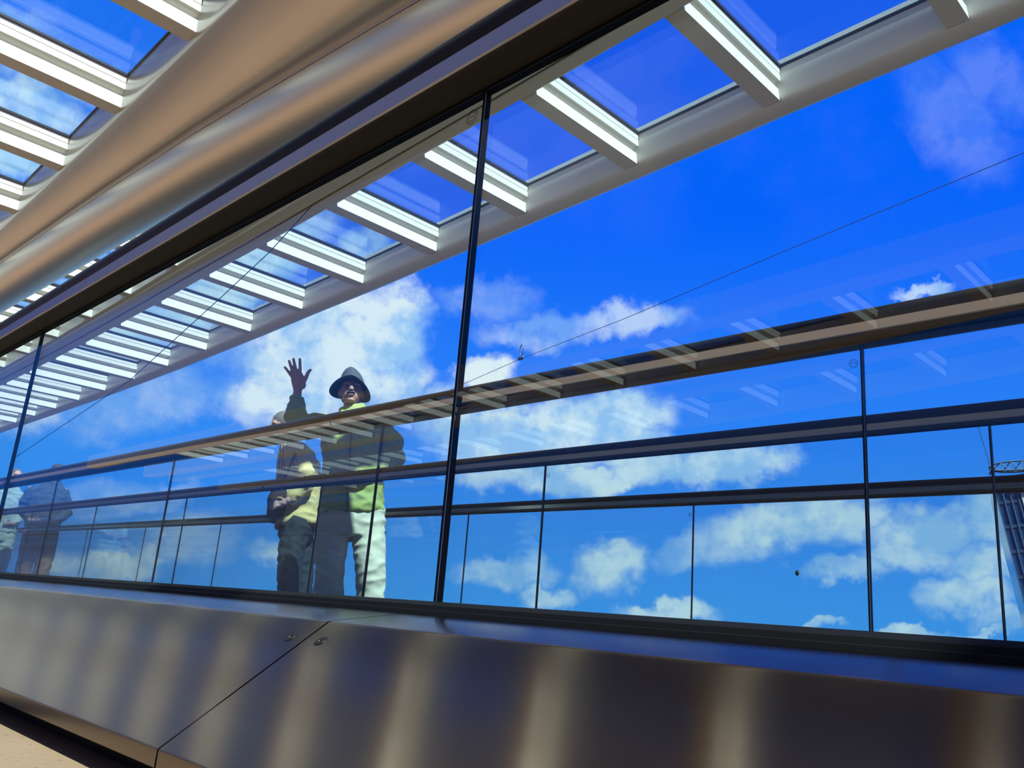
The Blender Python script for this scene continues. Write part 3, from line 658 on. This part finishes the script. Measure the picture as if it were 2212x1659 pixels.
# ---- two people farther along, seen only between the rails
def bystander(fig, c, parts, jm, tm, hair, label, jh=.90, arm=0.0, yaw=180, bow=0.0):
    q = fig.q; b = MB(); R = Matrix.Rotation(math.radians(yaw), 3, 'Z')
    hd = q(c + .065, 1.60 + bow)
    head_shape(b, hd, R); limb(b, [q(c + .055, 1.42), q(c + .062, 1.53)], [.060, .056])
    oval_stack(b, [(q(c, .78), .13, .09), (q(c, 1.0), .14, .10), (q(c, 1.3), .17, .10), (q(c + .03, 1.42), .12, .07)])
    lg = []
    for sx in (-1, 1):
        k = [q(c + sx * .085, .84), q(c + sx * .095 - .02, .46, .02), q(c + sx * .095 - .03, .085), q(c + sx * .095 - .03, .045)]; lg.append(k[2])
        limb(b, k, [.08, .052, .038, .036])
        el = q(c + sx * .235, 1.10, -.03); wr = q(c + sx * .13, .98, .13 + arm)
        limb(b, [q(c + sx * .175, 1.35), el, wr], [.050, .040, .028])
        b.ellipsoid(wr + Vector((-sx * .045, -.02, 0)), (.042, .020, .028), 14, 8)
        for kf in range(4): limb(b, [wr + Vector((-sx * .07, -.02, .02 - .014 * kf)), wr + Vector((-sx * .10, -.03, .016 - .014 * kf)), wr + Vector((-sx * .11, -.012, .010 - .014 * kf))], [.0085, .008, .007], 8)
        limb(b, [wr + Vector((-sx * .04, -.03, .02)), wr + Vector((-sx * .065, -.045, .035))], [.010, .008], 8)
    o = fuse('person', b, M['skin'], None, .0065, 2); tag(o, label, 'person')
    b = MB(); oval_stack(b, [(q(c, jh), .185, .125), (q(c, jh + .03), .190, .130), (q(c, 1.10), .182, .125), (q(c + .005, 1.25), .205, .125), (q(c + .02, 1.36), .185, .105), (q(c + .035, 1.43), .11, .085), (q(c + .045, 1.465), .078, .072)])
    for sx in (-1, 1): limb(b, [q(c + sx * .165, 1.325), q(c + sx * .225, 1.19, -.02), q(c + sx * .235, 1.10, -.03), q(c + sx * .15, 1.0, .09 + arm)], [.072, .066, .062, .048], 16)
    fuse('jacket', b, jm, o, .0105, 3, .009, 9, c * 31)
    b = MB(); oval_stack(b, [(q(c, .72), .165, .115), (q(c, .95), .165, .115)])
    for sx in (-1, 1): limb(b, [q(c + sx * .085, .84), q(c + sx * .095 - .01, .62, .01), q(c + sx * .095 - .025, .36), q(c + sx * .095 - .03, .06)], [.100, .092, .080, .076], 18)
    fuse('trousers', b, tm, o, .0105, 3, .010, 10, c * 17)
    shoes(o, lg, math.radians(yaw))
    b = MB(); b.ellipsoid(hd + R @ Vector((0, .020, .034)), (.082, .088, .086), 20, 12, R); b.ellipsoid(hd + R @ Vector((0, .055, -.03)), (.070, .05, .06), 18, 10, R)
    fuse('hair', b, hair, o, .009, 2)
    for sx in (-1, 1):
        b = MB(); b.ellipsoid(hd + R @ Vector((sx * .030, -.0755, .006)), (.0125, .006, .0052), 12, 6, R); b.build('eye', M['eye'], o)
    b = MB(); b.tube([hd + R @ Vector(p) for p in ((-.022, -.080, -.060), (0, -.090, -.062), (.022, -.080, -.060))], [.002, .0045, .002], 8); b.build('mouth', M['lip'], o)
    o.matrix_world = fig.m
    return o
bystander(Figure(3.30, (-3.3897, .39364)), -.065, None, M['charcoal'], M['brown'], M['hair_dark'], 'person in a charcoal jacket and brown trousers, back turned, at far left', .90, -.02, 180, -.03)
bystander(Figure(3.10, (-4.1023, .45333)), .085, None, M['pale'], M['pale'], M['hair_grey'], 'person in pale green clothes cut by the left edge of the picture', .84, .0, 20)
# ------------------------------------------------------------------ far tower, crane and reflected lines
TYD = 150.0
def tower():
    r = empty('tower', (0, 0, 0)); tag(r, 'far blue glass tower leaning into the right edge of the picture', 'tower')
    p0 = Vector((-.2768 * TYD, TYD, .1633 * TYD)); up = UP
    rt_ = Vector((.93, .28, 0)); rt_ = (rt_ - up * rt_.dot(up)).normalized(); dp = up.cross(rt_).normalized()
    if dp.y < 0: dp = -dp
    def V(a, d, h): return p0 + rt_ * a + dp * d + up * h
    Wd, Dp, H0, H1 = 24.0, 20.0, -70.0, 3.2
    def block(b, a0, a1, d0, d1, h0, h1):
        vs = [V(a, d, h) for h in (h0, h1) for (a, d) in ((a0, d0), (a1, d0), (a1, d1), (a0, d1))]
        b.add(vs, [(0, 3, 2, 1), (4, 5, 6, 7), (0, 1, 5, 4), (1, 2, 6, 5), (2, 3, 7, 6), (3, 0, 4, 7)])
    b = MB(); block(b, 0, Wd, 0, Dp, H0, H1); b.build('glazed_wall', M['tower'], r, smooth=False)
    b = MB()
    for k in range(0, 25):
        a = k * 1.0; block(b, a - .09, a + .09, -.22, 0, H0, H1)
    b.build('mullion', M['mullion'], r, smooth=False)
    b = MB()
    for k in range(0, 19): h = H1 - k * 3.9; block(b, -.1, Wd, -.12, 0, h - .45, h)
    b.build('spandrel', M['spandrel'], r, smooth=False)
    b = MB(); block(b, 3.4, 5.6, -.35, -.13, -6, 2.6); b.build('light_panel', M['white'], r, smooth=False)
M['tower'] = mat('tower_blue_glass', (.012, .06, .16), .12, metal=.3, var=.5, vscale=.35)
M['mullion'] = mat('tower_mullion', (.05, .10, .16), .5)
M['spandrel'] = mat('tower_spandrel', (.012, .045, .11), .5)
M['crane'] = mat('crane_steel', (.07, .12, .20), .6)
M['thin_line'] = mat('thin_line', (.02, .06, .18), .6)
tower()
def crane():
    r = empty('crane', (0, 0, 0)); tag(r, 'lattice crane jib reaching over the top of the far tower', 'crane')
    a = Vector((-.2806 * TYD, TYD, .1955 * TYD)); c = Vector((-16, TYD + 4, .1955 * TYD + 1.0))
    ax = (c - a).normalized(); s = UP.cross(ax).normalized(); u = ax.cross(s).normalized()
    if u.z < 0: u = -u
    L = (c - a).length; b = MB(); n = 18
    def K(t, i):
        w = min(1.0, .55 + t * 6); cs = [(-.7, -.75), (.7, -.75), (0, .85)][i]
        return a + ax * (t * L) + s * cs[0] * w + u * cs[1] * w
    for i in range(3): b.tube([K(k / n, i) for k in range(n + 1)], .13, 6)
    for k in range(n):
        for i in range(3):
            j = (i + 1) % 3
            b.tube([K(k / n, i), K((k + 1) / n, j)], .08, 5); b.tube([K(k / n, i), K(k / n, j)], .08, 5)
    b.build('lattice_jib', M['crane'], r)
    b = MB(); b.ellipsoid(a + ax * .2, (.5, .4, .6), 14, 8); b.tube([a + ax * .2 - u * .2, a - u * 1.1 - ax * .2], .18, 8); b.build('jib_head', M['crane'], r)
    b = MB(); b.tube([a + u * .3, Vector((-.2935 * TYD, TYD, .262 * TYD))], .075, 8); b.build('pendant_line', M['thin_line'], r)
    b = MB(); q0 = a + ax * (L * .8); b.tube([q0, q0 - UP * 60], .7, 8); b.build('mast', M['crane'], r)
crane()
def thin_line(pts, rad, label):
    o = MB().tube([Vector(p) for p in pts], rad, 8).build('thin_line', M['thin_line']); tag(o, label, 'thin_line'); return o
y = 3.45
def cat(a, b, n=16, sag=0.0): return [Vector(a).lerp(Vector(b), i / n) - Vector((0, 0, sag * 4 * (i / n) * (1 - i / n))) for i in range(n + 1)]
thin_line([(-3.9927 * y, y, .4815 * y), (-2.8563 * y, y, .6602 * y), (-2.2645 * y, y, .8304 * y), (-2.02 * y, y, .905 * y), (-1.83 * y, y, .985 * y)], .0045, 'thin dark line slanting up to the outer skylights, modelling a glass reflection')  # solid stand-in for a dark line mirrored in the near glass
y = 40.0
c3 = [(-1.36, .372), (-1.1634, .4124), (-1.015, .4383), (-.7928, .4677), (-.5135, .5135), (-.2221, .5577), (.2, .60)]
thin_line([(u * y, y, v * y) for u, v in c3], .019, 'faint blue line rising right across open sky, modelling a glass reflection')  # this and its hanger stand in for a faint reflection in the near glass
r = empty('line_hanger', (-1.015 * y, y, .4383 * y)); tag(r, 'small shackle and thin line hanging over the faint reflected line', 'hanger')
b = MB(); rg = [Vector((.16 * math.sin(2 * PI * k / 20), 0, .62 + .42 * math.cos(2 * PI * k / 20))) for k in range(21)]
b.tube(rg, .035, 6); b.ellipsoid((0, 0, 0.05), (.30, .10, .16), 12, 8); b.build('shackle', M['thin_line'], r)
b = MB(); b.tube([(0, 0, 1.0), (-.42, 0, 2.75)], .014, 6); b.build('hanging_line', M['thin_line'], r)
# ------------------------------------------------------------------ turn the whole ramp to its slope
for o in list(COL.objects):
    if o.parent is None and o.type in {'MESH', 'EMPTY'}:
        o.matrix_world = RAMP @ o.matrix_basis
